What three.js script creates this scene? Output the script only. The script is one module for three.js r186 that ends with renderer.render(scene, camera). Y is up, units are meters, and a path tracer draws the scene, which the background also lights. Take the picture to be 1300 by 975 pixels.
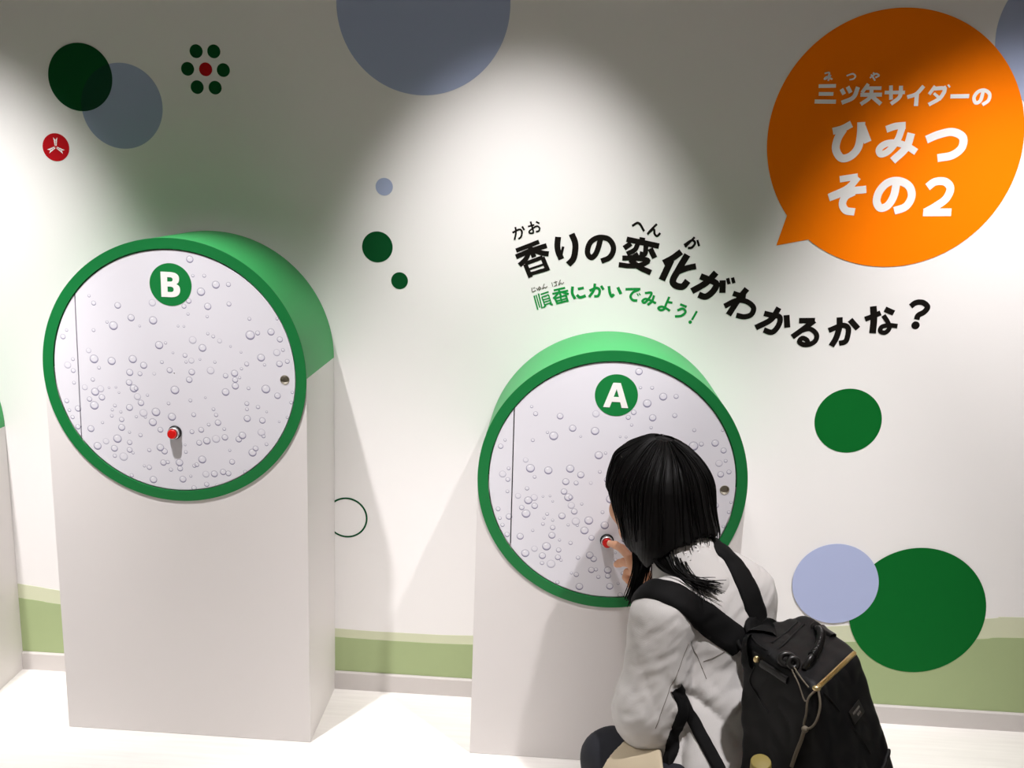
import * as THREE from 'three';
import { mergeGeometries, mergeVertices } from 'three/addons/utils/BufferGeometryUtils.js';
import { RoundedBoxGeometry } from 'three/addons/geometries/RoundedBoxGeometry.js';
import { ConvexHull } from 'three/addons/math/ConvexHull.js';
import { ImprovedNoise } from 'three/addons/math/ImprovedNoise.js';
import { TextGeometry } from 'three/addons/geometries/TextGeometry.js';
import { FontLoader } from 'three/addons/loaders/FontLoader.js';
import { RectAreaLightUniformsLib } from 'three/addons/lights/RectAreaLightUniformsLib.js';

// ---------------------------------------------------------------- camera, exposure, lights
const scene = new THREE.Scene();
const renderer = new THREE.WebGLRenderer({ antialias: true });
renderer.toneMapping = THREE.LinearToneMapping;
renderer.toneMappingExposure = 1.04;
renderer.shadowMap.enabled = true;
RectAreaLightUniformsLib.init();

const camera = new THREE.PerspectiveCamera(43.202, 1300 / 975, 0.05, 40);
camera.position.set(0, 1.4701, 2.5);
camera.rotation.set(-0.21813, 0.04955, 0.03651, 'YXZ');
scene.add(camera);
scene.background = new THREE.Color(0, 0, 0);          // a closed room: no sky

// unseen spot lamps, placed to light the wall pools and cabinets: lamp position, point aimed at, candela, cone half angle (deg), penumbra
const SPOTS = [
  { at: [-1.58, 2.6, 1.0], aim: [-1.62, 0.85, 0.05], cd: 19, cone: 22, soft: 0.95 },
  { at: [-1.02, 2.6, 1.0], aim: [-0.88, 0.2, 0.6], cd: 17, cone: 30, soft: 0.5 },
  { at: [-0.14, 2.6, 1.0], aim: [-0.10, 1.05, 0.05], cd: 13.5, cone: 20, soft: 1.0 },
  { at: [0.58, 2.6, 1.0], aim: [0.3, 0.2, 0.6], cd: 12.5, cone: 30, soft: 0.5 },
  { at: [1.16, 2.6, 1.0], aim: [1.08, 0.98, 0.05], cd: 16.5, cone: 23.5, soft: 1.0 },
];
const SPOT_COLOR = new THREE.Color(1.0, 0.96, 0.965);
const UNSEEN_PANELS = [[-1.2, 4.3], [1.2, 4.3]];             // unseen ceiling panels behind the viewer, placed to lift the dim wall
const PANEL_POWER = 1.9;

// ---------------------------------------------------------------- helpers
const R = (d) => THREE.MathUtils.degToRad(d);
const V = (x, y, z) => new THREE.Vector3(x, y, z);
const taken = new Map();
function numbered(name) { const n = taken.get(name) ?? 0; taken.set(name, n + 1); return n ? name + '_' + String(n).padStart(3, '0') : name; }
function thing(name, label, category, [x, y, z] = [0, 0, 0], group) {
  const o = new THREE.Group(); o.name = numbered(name); o.position.set(x, y, z);
  o.userData = { label, category }; if (group) o.userData.group = group;
  scene.add(o); return o;
}
function origin(o) { const p = V(0, 0, 0); for (; o && o !== scene; o = o.parent) p.add(o.position); return p; }
// a part whose geometry is written in world metres
function part(name, geo, material, parent, label) {
  const g = [].concat(geo).length > 1 ? merge(geo) : [].concat(geo)[0].clone();
  const p = origin(parent); g.translate(-p.x, -p.y, -p.z);
  const m = new THREE.Mesh(g, material); m.name = name; m.castShadow = m.receiveShadow = true;
  if (label) m.userData.label = label;
  parent.add(m); return m;
}
function structure(name, geo, material) {
  const m = new THREE.Mesh([].concat(geo).length > 1 ? merge(geo) : [].concat(geo)[0], material);
  m.name = name; m.castShadow = m.receiveShadow = true; m.userData.kind = 'structure'; scene.add(m); return m;
}
function merge(list) {
  return mergeGeometries(list.map((g) => {
    const o = g.index ? g.toNonIndexed() : g.clone();
    for (const k of Object.keys(o.attributes)) if (!['position', 'normal', 'uv'].includes(k)) o.deleteAttribute(k);
    if (!o.attributes.uv) o.setAttribute('uv', new THREE.BufferAttribute(new Float32Array(o.attributes.position.count * 2), 2));
    return o;
  }));
}
function box(x0, x1, y0, y1, z0, z1) { return new THREE.BoxGeometry(x1 - x0, y1 - y0, z1 - z0).translate((x0 + x1) / 2, (y0 + y1) / 2, (z0 + z1) / 2); }
function extrude(shape, depth, z, bevel = 0, seg = 64) {
  const g = new THREE.ExtrudeGeometry(shape, { depth: depth - 2 * bevel, curveSegments: seg, bevelEnabled: bevel > 0, bevelSize: bevel, bevelThickness: bevel, bevelOffset: -bevel, bevelSegments: 2 });
  return g.translate(0, 0, z + bevel);
}
let seedState = 7;
function rnd() { seedState = (seedState + 0x6d2b79f5) | 0; let t = Math.imul(seedState ^ (seedState >>> 15), 1 | seedState); t = (t + Math.imul(t ^ (t >>> 7), 61 | t)) ^ t; return ((t ^ (t >>> 14)) >>> 0) / 4294967296; }
const noise = new ImprovedNoise();

// textures
function canvasTexture(w, h, draw, srgb = true) {
  const c = document.createElement('canvas'); c.width = w; c.height = h; draw(c.getContext('2d'), w, h);
  const t = new THREE.CanvasTexture(c); if (srgb) t.colorSpace = THREE.SRGBColorSpace;
  t.magFilter = THREE.LinearFilter; t.wrapS = t.wrapT = THREE.RepeatWrapping; return t;
}
function noiseTexture(size, f) {
  const d = new Uint8Array(size * size * 4);
  for (let y = 0; y < size; y++) for (let x = 0; x < size; x++) {
    const v = Math.max(0, Math.min(255, f(x, y))); const i = (y * size + x) * 4; d[i] = d[i + 1] = d[i + 2] = v; d[i + 3] = 255;
  }
  const t = new THREE.DataTexture(d, size, size); t.magFilter = THREE.LinearFilter; t.wrapS = t.wrapT = THREE.RepeatWrapping; t.needsUpdate = true; return t;
}

// materials
const M = {};
const std = (o) => new THREE.MeshStandardMaterial(o);
const wallBump = noiseTexture(256, () => 110 + 40 * rnd());
M.wall = std({ color: 0xe9e7e5, roughness: 0.75, bumpMap: wallBump, bumpScale: 0.0002 });
M.ceiling = std({ color: 0xd8d6d2, roughness: 0.9 });
M.skirting = std({ color: 0xc8c3c0, roughness: 0.5 });
M.whiteLaminate = std({ color: 0xe0dcda, roughness: 0.45 });
M.drumGreen = std({ color: 0x38a45a, roughness: 0.5 });
M.rimGreen = std({ color: 0x0c7437, roughness: 0.42 });
M.badgeGreen = std({ color: 0x057a37, roughness: 0.45 });
M.letterWhite = std({ color: 0xf3f2ee, roughness: 0.5 });
M.gap = std({ color: 0x0a0a0a, roughness: 0.8 });  // flat black stands in for the shade inside seams and holes
M.blackPlastic = std({ color: 0x0b0b0c, roughness: 0.35 });
M.chrome = std({ color: 0xe8e8e8, roughness: 0.25, metalness: 0.7 });
M.redPlastic = new THREE.MeshPhysicalMaterial({ color: 0xd8100c, roughness: 0.3, clearcoat: 0.4 });
M.cupMetal = std({ color: 0xa8a294, roughness: 0.4, metalness: 0.35 });
const vinyl = (c, r = 0.6) => new THREE.MeshPhysicalMaterial({ color: c, roughness: r, specularIntensity: 0.12 });
M.vinylGreen = vinyl(0x0c6427); M.vinylDark = vinyl(0x0a4a24); M.vinylBlue = vinyl(0xa3aecb); M.vinylOverlap = vinyl(0x14402c);
M.vinylLavender = vinyl(0xacb6d8); M.vinylRed = vinyl(0xb3141c); M.vinylOrange = vinyl(0xff7e00); M.vinylBlack = vinyl(0x15120f);
M.vinylWhite = vinyl(0xf4f3f2); M.vinylText = vinyl(0x1c8a40); M.vinylRing = vinyl(0x0c4a2a);
M.band = vinyl(0xa2b184); M.bandPale = vinyl(0xcdd1b4); M.rubyGrey = vinyl(0x6b6a62);

// floor: pale wood-look sheet with faint grain
const grain = canvasTexture(1024, 1024, (c, w, h) => {
  const img = c.createImageData(w, h), d = img.data;
  for (let y = 0; y < h; y++) for (let x = 0; x < w; x++) {
    const n = noise.noise(x / 190, y / 9, 3.1) * 0.6 + noise.noise(x / 60, y / 3.2, 8.2) * 0.4 + noise.noise(x / 300, y / 60, 1.7) * 0.6;
    const v = 232 + n * 9; const i = (y * w + x) * 4; d[i] = v + 3; d[i + 1] = v; d[i + 2] = v - 5; d[i + 3] = 255;
  }
  c.putImageData(img, 0, 0);
});
M.floor = std({ map: grain, roughness: 0.38 });

// ---------------------------------------------------------------- room
const X0 = -3.3, X1 = 3.3, Z1 = 6.2, TOP = 2.8;
{
  const f = box(X0 - 0.1, X1 + 0.1, -0.1, 0, -0.1, Z1 + 0.1);
  const uv = f.attributes.uv, ps = f.attributes.position; for (let i = 0; i < ps.count; i++) uv.setXY(i, ps.getX(i) / 1.4, ps.getZ(i) / 1.4);
  structure('floor', f, M.floor);
  const metric = (g) => { const u = g.attributes.uv, p = g.attributes.position; for (let i = 0; i < p.count; i++) u.setXY(i, (p.getX(i) + p.getZ(i)) / 0.4, p.getY(i) / 0.4); return g; };
  structure('wall_back', metric(box(X0 - 0.1, X1 + 0.1, 0, TOP, -0.12, 0)), M.wall);
  structure('wall_left', metric(box(X0 - 0.1, X0, 0, TOP, 0, Z1)), M.wall);
  structure('wall_right', metric(box(X1, X1 + 0.1, 0, TOP, 0, Z1)), M.wall);
  structure('wall_front', metric(box(X0 - 0.1, X1 + 0.1, 0, TOP, Z1, Z1 + 0.1)), M.wall);
  structure('ceiling', box(X0 - 0.1, X1 + 0.1, TOP, TOP + 0.1, -0.12, Z1 + 0.1), M.ceiling);
  const sk = new THREE.Shape(); sk.moveTo(0, 0); sk.lineTo(0.009, 0); sk.lineTo(0.009, 0.05); sk.lineTo(0.006, 0.054); sk.lineTo(0, 0.054);
  const run = (x0, x1) => new THREE.ExtrudeGeometry(sk, { depth: x1 - x0, bevelEnabled: false }).rotateY(Math.PI / 2).scale(1, 1, -1);
  const skirt = (x0, x1) => { const p = []; // profile swept along x
    const pr = [[0, 0], [0.009, 0], [0.009, 0.05], [0.006, 0.054], [0, 0.054]]; const idx = [], pos = [];
    for (const x of [x0, x1]) for (const [z, y] of pr) pos.push(x, y, z);
    const n = pr.length; for (let i = 0; i < n; i++) { const j = (i + 1) % n; idx.push(i, i + n, j, j, i + n, j + n); }
    for (let i = 1; i < n - 1; i++) { idx.push(0, i + 1, i); idx.push(n, n + i, n + i + 1); }
    const g = new THREE.BufferGeometry(); g.setAttribute('position', new THREE.Float32BufferAttribute(pos, 3)); g.setIndex(idx);
    const ng = g.toNonIndexed(); ng.computeVertexNormals(); return ng; };
  // the skirting runs between the cabinets, which stand flush against the wall
  structure('baseboard_back', [skirt(X0, -2.158), skirt(-1.5165, -1.2410), skirt(-0.5995, -0.1845), skirt(0.4570, X1)], M.skirting);
}
// ---- pen strokes of the writing, in mm on the wall: width (tenths of mm), then points x,y; o marks a round dot
const LETTERING = {
  heading: [
    '99 -68,1291 -100,1277 -126,1266|111 -126,1250 -87,1268 -48,1282|111 -92,1280 -79,1251|111 -92,1266 -100,1246 -116,1229|118 -81,1269 -61,1263 -42,1261|104 -101,1232 -86,1199|104 -58,1252 -42,1218|89 -102,1233 -57,1252|50 -90,1220 -53,1234|86 -88,1207 -42,1223', // 香
    '136 -20,1305 -21,1283 -18,1268 -9,1249|59 -10,1258 -6,1281|140 14,1314 24,1292 25,1270 21,1250 9,1236', // り
    '123 88,1304 83,1280 76,1263 67,1256 58,1264 57,1278 63,1295 76,1305 92,1308 109,1304 121,1288 121,1271 112,1257 93,1248', // の
    '125 154,1306 196,1299 237,1292|128 194,1312 192,1296|118 166,1296 149,1283|109 183,1296 177,1281 157,1269|112 204,1292 202,1270 189,1271|125 215,1285 228,1262|112 186,1270 172,1261 146,1258|112 149,1258 185,1259 212,1254 193,1242 167,1239 138,1241|125 167,1255 190,1237 221,1224', // 変
    '140 294,1280 273,1263 251,1250|154 270,1258 250,1206|151 310,1273 292,1238 278,1203 286,1194 304,1192 316,1207|135 289,1229 311,1239 334,1245', // 化
    '144 347,1220 372,1211 389,1202 384,1186 371,1172 362,1168 346,1173|144 386,1231 364,1205 328,1181|141 404,1212 406,1180|77 416,1218 421,1203|77 428,1220 433,1206', // が
    '135 467,1193 450,1168 426,1124|120 433,1180 448,1176 466,1175|120 414,1146 444,1162 470,1160 488,1145 484,1128 467,1121 446,1124', // わ
    '125 516,1132 536,1128 555,1125 558,1115 552,1096 540,1084 519,1089|130 552,1148 536,1118 498,1094|135 573,1130 578,1098', // か
    '125 606,1117 626,1118 646,1119|125 645,1119 621,1098 593,1074|111 609,1089 635,1097 653,1084 653,1068 639,1057 621,1056 612,1063 618,1072 630,1068 635,1057', // る
    '120 683,1095 719,1110 731,1104 732,1080 728,1068 713,1063|135 707,1130 709,1107 704,1077 694,1055|130 734,1125 756,1103', // か
    '116 771,1128 791,1137 808,1146|149 788,1162 793,1131 794,1093|127 818,1156 841,1147|103 816,1140 830,1121 834,1106 825,1096 813,1099 814,1109 830,1115 854,1114', // な
    '122 881,1166 893,1176 910,1177 923,1166 917,1154 902,1143 900,1133|o91 899,1118', // ？
    '43 -137,1311 -118,1320 -113,1315 -115,1301 -121,1296|42 -130,1326 -128,1312 -131,1293|42 -113,1328 -107,1319', // か2
    '37 -98,1328 -82,1333|39 -92,1341 -87,1327 -84,1313 -93,1312 -94,1316 -84,1325 -74,1330 -68,1325 -70,1318 -77,1316|39 -78,1341 -69,1337', // お2
    '53 166,1340 181,1348 197,1328', // へ2
    '48 228,1347 215,1333 206,1321 221,1334 224,1322 230,1317 238,1325', // ん2
    '53 300,1297 320,1310 327,1304 320,1292 310,1290|48 325,1318 313,1304 303,1292|50 332,1311 338,1296', // か3
  ],
  prompt: [
    '35 -75,1152 -64,1116|30 -70,1154 -59,1122|34 -64,1158 -53,1120|33 -58,1156 -38,1164|30 -55,1150 -46,1127|30 -38,1156 -30,1135|30 -55,1149 -38,1156|27 -52,1142 -35,1148|27 -50,1136 -33,1142|30 -48,1129 -30,1136|34 -43,1128 -50,1122|38 -34,1133 -26,1131', // 順
    '44 4,1176 -25,1168|45 -28,1159 12,1169|49 -12,1170 -5,1152|44 -13,1161 -25,1147|50 -5,1165 14,1160|45 -21,1148 -14,1133|45 7,1157 13,1140|41 -22,1147 8,1157|36 -18,1140 10,1149|41 -16,1134 13,1143|40 -7,1152 -1,1137', // 番
    '64 23,1180 23,1163 31,1148|59 37,1174 52,1178|64 35,1159 43,1153 58,1158', // に
    '59 67,1171 86,1179 93,1173 90,1159 80,1157|59 80,1190 78,1173 67,1155|59 96,1185 103,1175', // か
    '64 116,1185 120,1167 125,1159 130,1165|69 139,1183 148,1166', // い
    '55 159,1179 197,1181|55 193,1179 178,1171 173,1160 179,1152 191,1151|25 189,1169 193,1163|25 194,1170 198,1165', // で
    '52 209,1171 226,1172 220,1157 209,1146 204,1150 211,1156 224,1153 239,1146|53 233,1166 228,1150 218,1141', // み
    '52 272,1164 265,1144 260,1131 251,1129 246,1134 254,1138 266,1134 276,1128|48 266,1151 281,1149', // よ
    '54 301,1146 318,1140|55 295,1130 309,1135 316,1127 307,1117 290,1114', // う
    '47 345,1130 334,1107|o40 330,1101', // ！
    '18 -82,1172 -80,1162 -71,1166|13 -78,1173 -77,1170|13 -75,1174 -74,1171', // じ
    '16 -70,1172 -66,1166|16 -67,1168 -62,1175 -58,1171 -64,1168|15 -63,1177 -62,1165', // ゅ
    '15 -50,1184 -54,1170 -49,1175 -47,1173 -42,1178', // ん
    '15 -31,1188 -28,1178|16 -26,1188 -17,1191|15 -22,1192 -19,1182 -24,1179 -17,1182', // ば
    '15 -9,1196 -13,1182 -7,1188 -5,1185 0,1190', // ん2
  ],
  bubble: [
    '76 596,1693 637,1695|76 598,1675 633,1676|87 590,1657 641,1658', // 三
    '83 651,1688 659,1676|83 665,1694 674,1680|90 690,1694 682,1670 655,1656', // ツ
    '76 714,1702 701,1681|74 710,1692 746,1693|83 698,1676 749,1678|83 723,1693 722,1672 701,1654|84 726,1673 749,1656', // 矢
    '74 755,1683 803,1685|77 768,1700 772,1667|83 792,1700 792,1675 773,1657', // サ
    '81 846,1701 830,1682 810,1674|87 832,1684 833,1654', // イ
    '69 873,1702 861,1682|81 872,1696 896,1696 889,1676 863,1658|59 872,1685 891,1671|35 895,1703 900,1696|35 903,1706 908,1700', // ダ
    '88 912,1679 956,1681', // ー
    '74 988,1693 983,1670 974,1666 968,1677 975,1691 989,1696 1003,1688 1003,1673 990,1662', // の
    '35 607,1723 618,1725 614,1712 608,1710 612,1715 627,1710|35 622,1720 617,1706', // み2
    '34 660,1719 675,1724 681,1719 678,1713 668,1710', // つ2
    '34 716,1716 730,1726 737,1722 729,1717|34 722,1728 728,1724|34 718,1724 729,1710', // や2
    '150 641,1588 663,1595 684,1607|169 666,1594 655,1572 653,1545 669,1525 688,1529 705,1549 709,1583 707,1612|163 710,1601 728,1565', // ひ
    '148 769,1597 790,1605 814,1608|142 807,1604 798,1571 777,1543 762,1538 757,1548 768,1561 792,1566 820,1560 847,1546|165 830,1590 822,1556 793,1523', // み
    '170 868,1576 896,1589 929,1596 954,1584 955,1561 936,1542 900,1533', // つ
    '140 670,1474 713,1482|150 714,1481 693,1454 649,1430|162 648,1428 688,1444 737,1452|162 708,1445 688,1432 683,1413 693,1399 715,1396', // そ
    '169 809,1474 805,1436 792,1413 777,1408 766,1422 769,1447 788,1470 815,1475 841,1462 849,1438 838,1414 811,1402', // の
    '169 885,1463 901,1476 926,1477 940,1463 934,1438 912,1418 886,1401|168 882,1401 950,1404', // 2
  ],
};
// ---- printed bubbles: x,y in mm about the drum centre, radius in tenths of mm, f = faint
const BUBBLES = [
  '108,216,91 72,198,97 87,164,84 48,273,84 -143,108,104 -46,125,97 -99,129,84 -130,157,77 -34,66,97 71,64,91 48,82,91f 187,100,111 237,110,84 258,93,70',
  '212,47,91 256,34,77 250,61,84f 222,-29,104 250,-44,77 124,-41,91 148,-25,84 147,6,84 148,-10,70 125,-1,63 89,10,91f 43,4,77 36,-15,77 0,-42,104',
  '-11,6,70 -100,29,97 -74,15,84 -109,-4,84 -84,-6,56 -152,22,97 -195,25,104 -197,-56,97 -183,-48,84f -181,-69,77 -201,-90,104 -212,-75,63 -112,-29,77 -101,-43,97',
  '-95,-43,56 -93,-63,84f -85,-78,77 -114,-91,84 -80,-103,97f -49,-99,104 -58,-125,97 -10,-109,97 -40,-143,70 -136,-142,84 -135,-122,63 -148,-171,104 -177,-179,77f -199,-192,97',
  '-157,-196,84 -135,-216,104f -213,-149,84 -118,-179,63 -119,-198,70 -42,-188,91 -32,-197,77 -70,-196,49 -36,-226,77 -25,-224,49 -72,-240,63 4,-224,91 5,-239,70 11,-266,84',
  '-63,-271,91 61,-213,97 41,-230,49 47,-227,56 74,-165,91 97,-159,97f 119,-154,77 55,-171,70 61,-138,70 38,-144,56 44,-101,56 103,-118,77 118,-133,42 175,-104,84',
  '212,-107,77 153,-157,77 162,-147,91 209,-137,91f 214,-146,49 186,-189,97 194,-178,70 130,-186,35 135,-215,70 90,-248,84 69,-250,84f 112,-242,77 125,-245,70 70,-276,63',
  '97,-278,63f 21,-196,42 175,-67,56 175,-81,42 202,-74,49 223,-85,28 180,-29,42 177,30,56 164,18,35 159,-4,35 138,218,56 81,236,42 54,235,35 138,172,56',
  '85,140,35 39,144,35 42,175,63 30,162,56 -46,167,84f -198,177,35 -188,160,56 -192,95,42 -158,116,35 -79,110,28 186,139,42 205,106,56 252,142,35 265,68,42',
  '275,41,56 113,83,56f 98,93,42 85,99,35 139,71,28 -1,49,28 28,44,56 30,28,35 43,32,70f 64,36,28 -29,25,42 -18,72,35 100,31,35 164,58,28',
  '220,30,35 -268,76,63 -258,92,35 -247,22,42 -248,-6,56 -261,7,84f -248,-36,42 -269,-82,56 -264,-105,42 -242,-100,77 -257,-122,49 -245,-146,63 -201,-26,49 -184,4,42',
  '-207,45,63f -222,-46,70f -162,-44,28 -145,-42,28 -138,-55,28 -150,-88,42 -157,-99,35 -159,-114,42 -183,-132,35 -136,-103,35 -98,-113,35 -117,-153,35 -90,-159,49 -76,-113,35',
  '-68,-58,35 -157,-215,49 -111,-205,35 37,-66,42 -17,-76,42 74,-57,28 93,-85,42 99,-99,49 80,-124,42 -18,-243,49 31,-257,35 -117,-263,49 -84,-237,35 38,-287,63',
  '167,-239,49 221,-166,42 253,-108,28 273,-96,35 283,-59,42 286,-34,35 14,114,28 28,114,28 -49,-4,42f 20,-178,28',
].join(' ');
// ---------------------------------------------------------------- lamps, all out of view
{
  const track = thing('unseen_lighting_track', 'unseen dark ceiling track placed to carry the spot lamps', 'track', [-0.2, TOP, 1.0]);
  part('rail', new RoundedBoxGeometry(4.2, 0.035, 0.06, 2, 0.01).translate(-0.2, TOP - 0.0175, 1.0), M.blackPlastic, track);
  const glow = std({ color: 0x000000, emissive: 0xffeedd, emissiveIntensity: 6 });
  const places = ['leftmost', 'second from left', 'middle', 'second from right', 'rightmost'];
  SPOTS.forEach((s, i) => {
    const at = V(...s.at), dir = V(...s.aim).sub(at).normalize();
    const lamp = thing('unseen_spot_lamp', places[i] + ' unseen spot lamp of the five on the ceiling track, placed to light the wall and cabinets', 'spot lamp', s.at);
    const q = new THREE.Quaternion().setFromUnitVectors(V(0, -1, 0), dir);
    const turn = (g) => g.applyQuaternion(q).translate(at.x, at.y, at.z);
    const prof = [[0.0, 0.10], [0.03, 0.10], [0.042, 0.085], [0.045, -0.05], [0.041, -0.05], [0.038, 0.0], [0.0, 0.0]].map(([r, y]) => new THREE.Vector2(r, y));
    part('housing', turn(new THREE.LatheGeometry(prof, 32)), M.blackPlastic, lamp);
    part('lens', turn(new THREE.CircleGeometry(0.036, 32).rotateX(Math.PI / 2).translate(0, -0.004, 0)), glow, lamp);
    part('stem', new THREE.CylinderGeometry(0.008, 0.008, TOP - 0.035 - at.y - 0.09, 12).translate(at.x, (TOP - 0.035 + at.y + 0.09) / 2, at.z), M.blackPlastic, lamp);
    const l = new THREE.SpotLight(SPOT_COLOR, s.cd, 0, R(s.cone), s.soft, 2);
    l.name = 'spot_light'; l.position.copy(dir).multiplyScalar(0.012); l.castShadow = true; l.shadow.radius = 1.6;
    l.target.position.copy(V(...s.aim).sub(at)); lamp.add(l); lamp.add(l.target); l.target.name = 'aim_point';
  });
  UNSEEN_PANELS.forEach(([x, z], i) => {
    const p = thing('unseen_ceiling_panel', (i ? 'right' : 'left') + ' unseen ceiling panel lamp behind the viewer, placed to lift the dim wall', 'ceiling lamp', [x, TOP, z]);
    part('frame', box(x - 0.63, x + 0.63, TOP - 0.03, TOP, z - 0.33, z + 0.33), M.skirting, p);
    part('diffuser', box(x - 0.6, x + 0.6, TOP - 0.034, TOP - 0.03, z - 0.3, z + 0.3), std({ color: 0xffffff, emissive: 0xfff4e8, emissiveIntensity: 1 }), p);
    const l = new THREE.RectAreaLight(0xfff2e6, PANEL_POWER, 1.2, 0.6); l.name = 'unseen_panel_light'; l.position.set(0, -0.037, 0); l.rotation.x = -Math.PI / 2; p.add(l);
  });
}

// ---------------------------------------------------------------- lettering and decals on the wall
const SKIN = 0.0008;                       // thickness of cut vinyl
function ribbon(points, width, z, depth) {  // one pen stroke with flat ends, as a thin solid
  let pts = points.map(([x, y]) => V(x, y, 0));
  if (pts.length > 2) pts = new THREE.CatmullRomCurve3(pts, false, 'centripetal').getPoints((pts.length - 1) * 7);
  const L = [], Rr = [];
  pts.forEach((p, i) => {
    const t = pts[Math.min(i + 1, pts.length - 1)].clone().sub(pts[Math.max(i - 1, 0)]).normalize(), n = V(-t.y, t.x, 0).multiplyScalar(width / 2);
    const a = p.clone().add(n), b = p.clone().sub(n); a.of = b.of = p; L.push(a); Rr.push(b);
  });
  const pos = [], quad = (a, b, c, d) => pos.push(...a, ...b, ...c, ...a, ...c, ...d);
  const ramp = (p) => z + depth * (1 + 0.3 * pts.indexOf(p.of) / pts.length), lo = (p) => [p.x, p.y, z], hi = (p) => [p.x, p.y, ramp(p)];   // a hair thicker towards the end, where a stroke crosses itself
  for (let i = 0; i < pts.length - 1; i++) {
    quad(hi(Rr[i]), hi(Rr[i + 1]), hi(L[i + 1]), hi(L[i]));
    quad(lo(Rr[i]), lo(Rr[i + 1]), hi(Rr[i + 1]), hi(Rr[i])); quad(lo(L[i + 1]), lo(L[i]), hi(L[i]), hi(L[i + 1]));
  }
  const e = pts.length - 1; quad(lo(L[0]), lo(Rr[0]), hi(Rr[0]), hi(L[0])); quad(lo(Rr[e]), lo(L[e]), hi(L[e]), hi(Rr[e]));
  const g = new THREE.BufferGeometry(); g.setAttribute('position', new THREE.Float32BufferAttribute(pos, 3)); g.computeVertexNormals(); return g;
}
function glyph(code, z, weight) {
  return code.split('|').map((s, k) => {
    const [w, ...pts] = s.split(' '), P = pts.map((q) => q.split(',').map((n) => +n / 1000)), d = SKIN + k * 0.00003;
    if (w[0] === 'o') return new THREE.CylinderGeometry(weight * +w.slice(1) / 10000, weight * +w.slice(1) / 10000, d, 28).rotateX(Math.PI / 2).translate(P[0][0], P[0][1], z + d / 2);
    return ribbon(P, weight * +w / 10000, z, d);
  });
}
function writing(codes, material, z, parent, alt = {}, weight = 1.12) { for (const [i, c] of codes.entries()) part('character', glyph(c, z, alt[i] ? 1.35 : weight), alt[i] ?? material, parent); }
function circle(x, y, r, z = 0, t = SKIN) { return new THREE.CylinderGeometry(r, r, t, 96).rotateX(Math.PI / 2).translate(x, y, z + t / 2); }
function disc(name, label, category, x, y, r, material, z = 0, group) {
  const o = new THREE.Mesh(new THREE.CylinderGeometry(r, r, SKIN, 96).rotateX(Math.PI / 2), material);
  o.name = numbered(name); o.position.set(x, y, z + SKIN / 2); o.castShadow = o.receiveShadow = true; o.userData = { label, category }; if (group) o.userData.group = group; scene.add(o); return o;
}
disc('circle_decal', 'pale blue-grey wall circle half under the dark green one, top left', 'decal', -1.1424, 1.5905, 0.1053, M.vinylBlue);
{
  const x = -1.2466, y = 1.6577, r = 0.083, x2 = -1.1424, y2 = 1.5905, r2 = 0.1053;
  const d = thing('circle_decal', 'dark green wall circle overlapping the blue-grey one, top left', 'decal', [x, y, 0]);
  // the green film lies over the blue-grey one; where both lie, the print is darker
  const D = Math.hypot(x2 - x, y2 - y), th = Math.atan2(y2 - y, x2 - x), a = Math.acos((D * D + r * r - r2 * r2) / (2 * D * r)), b = Math.acos((D * D + r2 * r2 - r * r) / (2 * D * r2));
  const lens = new THREE.Shape(); lens.absarc(x, y, r, th - a, th + a, false); lens.absarc(x2, y2, r2, th + Math.PI - b, th + Math.PI + b, false);
  const moon = new THREE.Shape(); moon.absarc(x, y, r, th + a, th - a + 2 * Math.PI, false); moon.absarc(x2, y2, r2, th + Math.PI + b, th + Math.PI - b, true);
  part('green_film', extrude(moon, SKIN, SKIN), M.vinylDark, d);
  part('overlap', extrude(lens, SKIN, SKIN), M.vinylOverlap, d, 'darker overlap of the two circles');
}
{
  const d = thing('dot_flower_decal', 'ring of six small dark green dots around one red dot on the wall', 'decal', [-0.9226, 1.6866, 0]);
  for (const [x, y] of [[-0.9454, 1.7293], [-0.9003, 1.7302], [-0.9687, 1.6864], [-0.8773, 1.6861], [-0.9457, 1.643], [-0.8996, 1.6431]]) part('dot', circle(x, y, 0.0165), M.vinylDark, d);
  part('dot', circle(-0.9226, 1.6866, 0.0165), M.vinylRed, d, 'red middle dot');
}
{
  const x = -1.3219, y = 1.4826, r = 0.0351;
  const d = thing('emblem_decal', 'small red wall disc with a white emblem of three arrow feathers', 'decal', [x, y, 0]);
  part('disc', circle(x, y, r), M.vinylRed, d);
  for (let k = 0; k < 3; k++) {
    const g = [];
    for (const s of [-1, 1]) for (const [t0, t1] of [[0, 0.3], [0.34, 0.62], [0.66, 1]]) {
      const inn = (t) => 0.06 + t * 0.46, out = (t) => 0.1 + t * 0.58, wid = (t) => 0.07 + t * 0.085;
      const sh = new THREE.Shape([[s * 0.016, inn(t0)], [s * wid(t0), out(t0)], [s * wid(t1), out(t1)], [s * 0.016, inn(t1)]].map(([u, v]) => new THREE.Vector2(u * r, v * r)));
      g.push(new THREE.ExtrudeGeometry(sh, { depth: 0.0004, bevelEnabled: false }));
    }
    part('feather', mergeGeometries(g).rotateZ(k * 2 * Math.PI / 3).translate(x, y + 0.0008, SKIN), M.vinylWhite, d);
  }
}
disc('circle_decal', 'large blue-grey wall circle cut by the top of the picture', 'decal', -0.3758, 1.8555, 0.2143, M.vinylBlue);
disc('circle_decal', 'small blue-grey wall dot above the two green dots right of drum B', 'decal', -0.4683, 1.4141, 0.022, M.vinylBlue);
disc('circle_decal', 'larger of the two dark green wall dots right of drum B', 'decal', -0.485, 1.2609, 0.0398, M.vinylDark);
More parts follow.
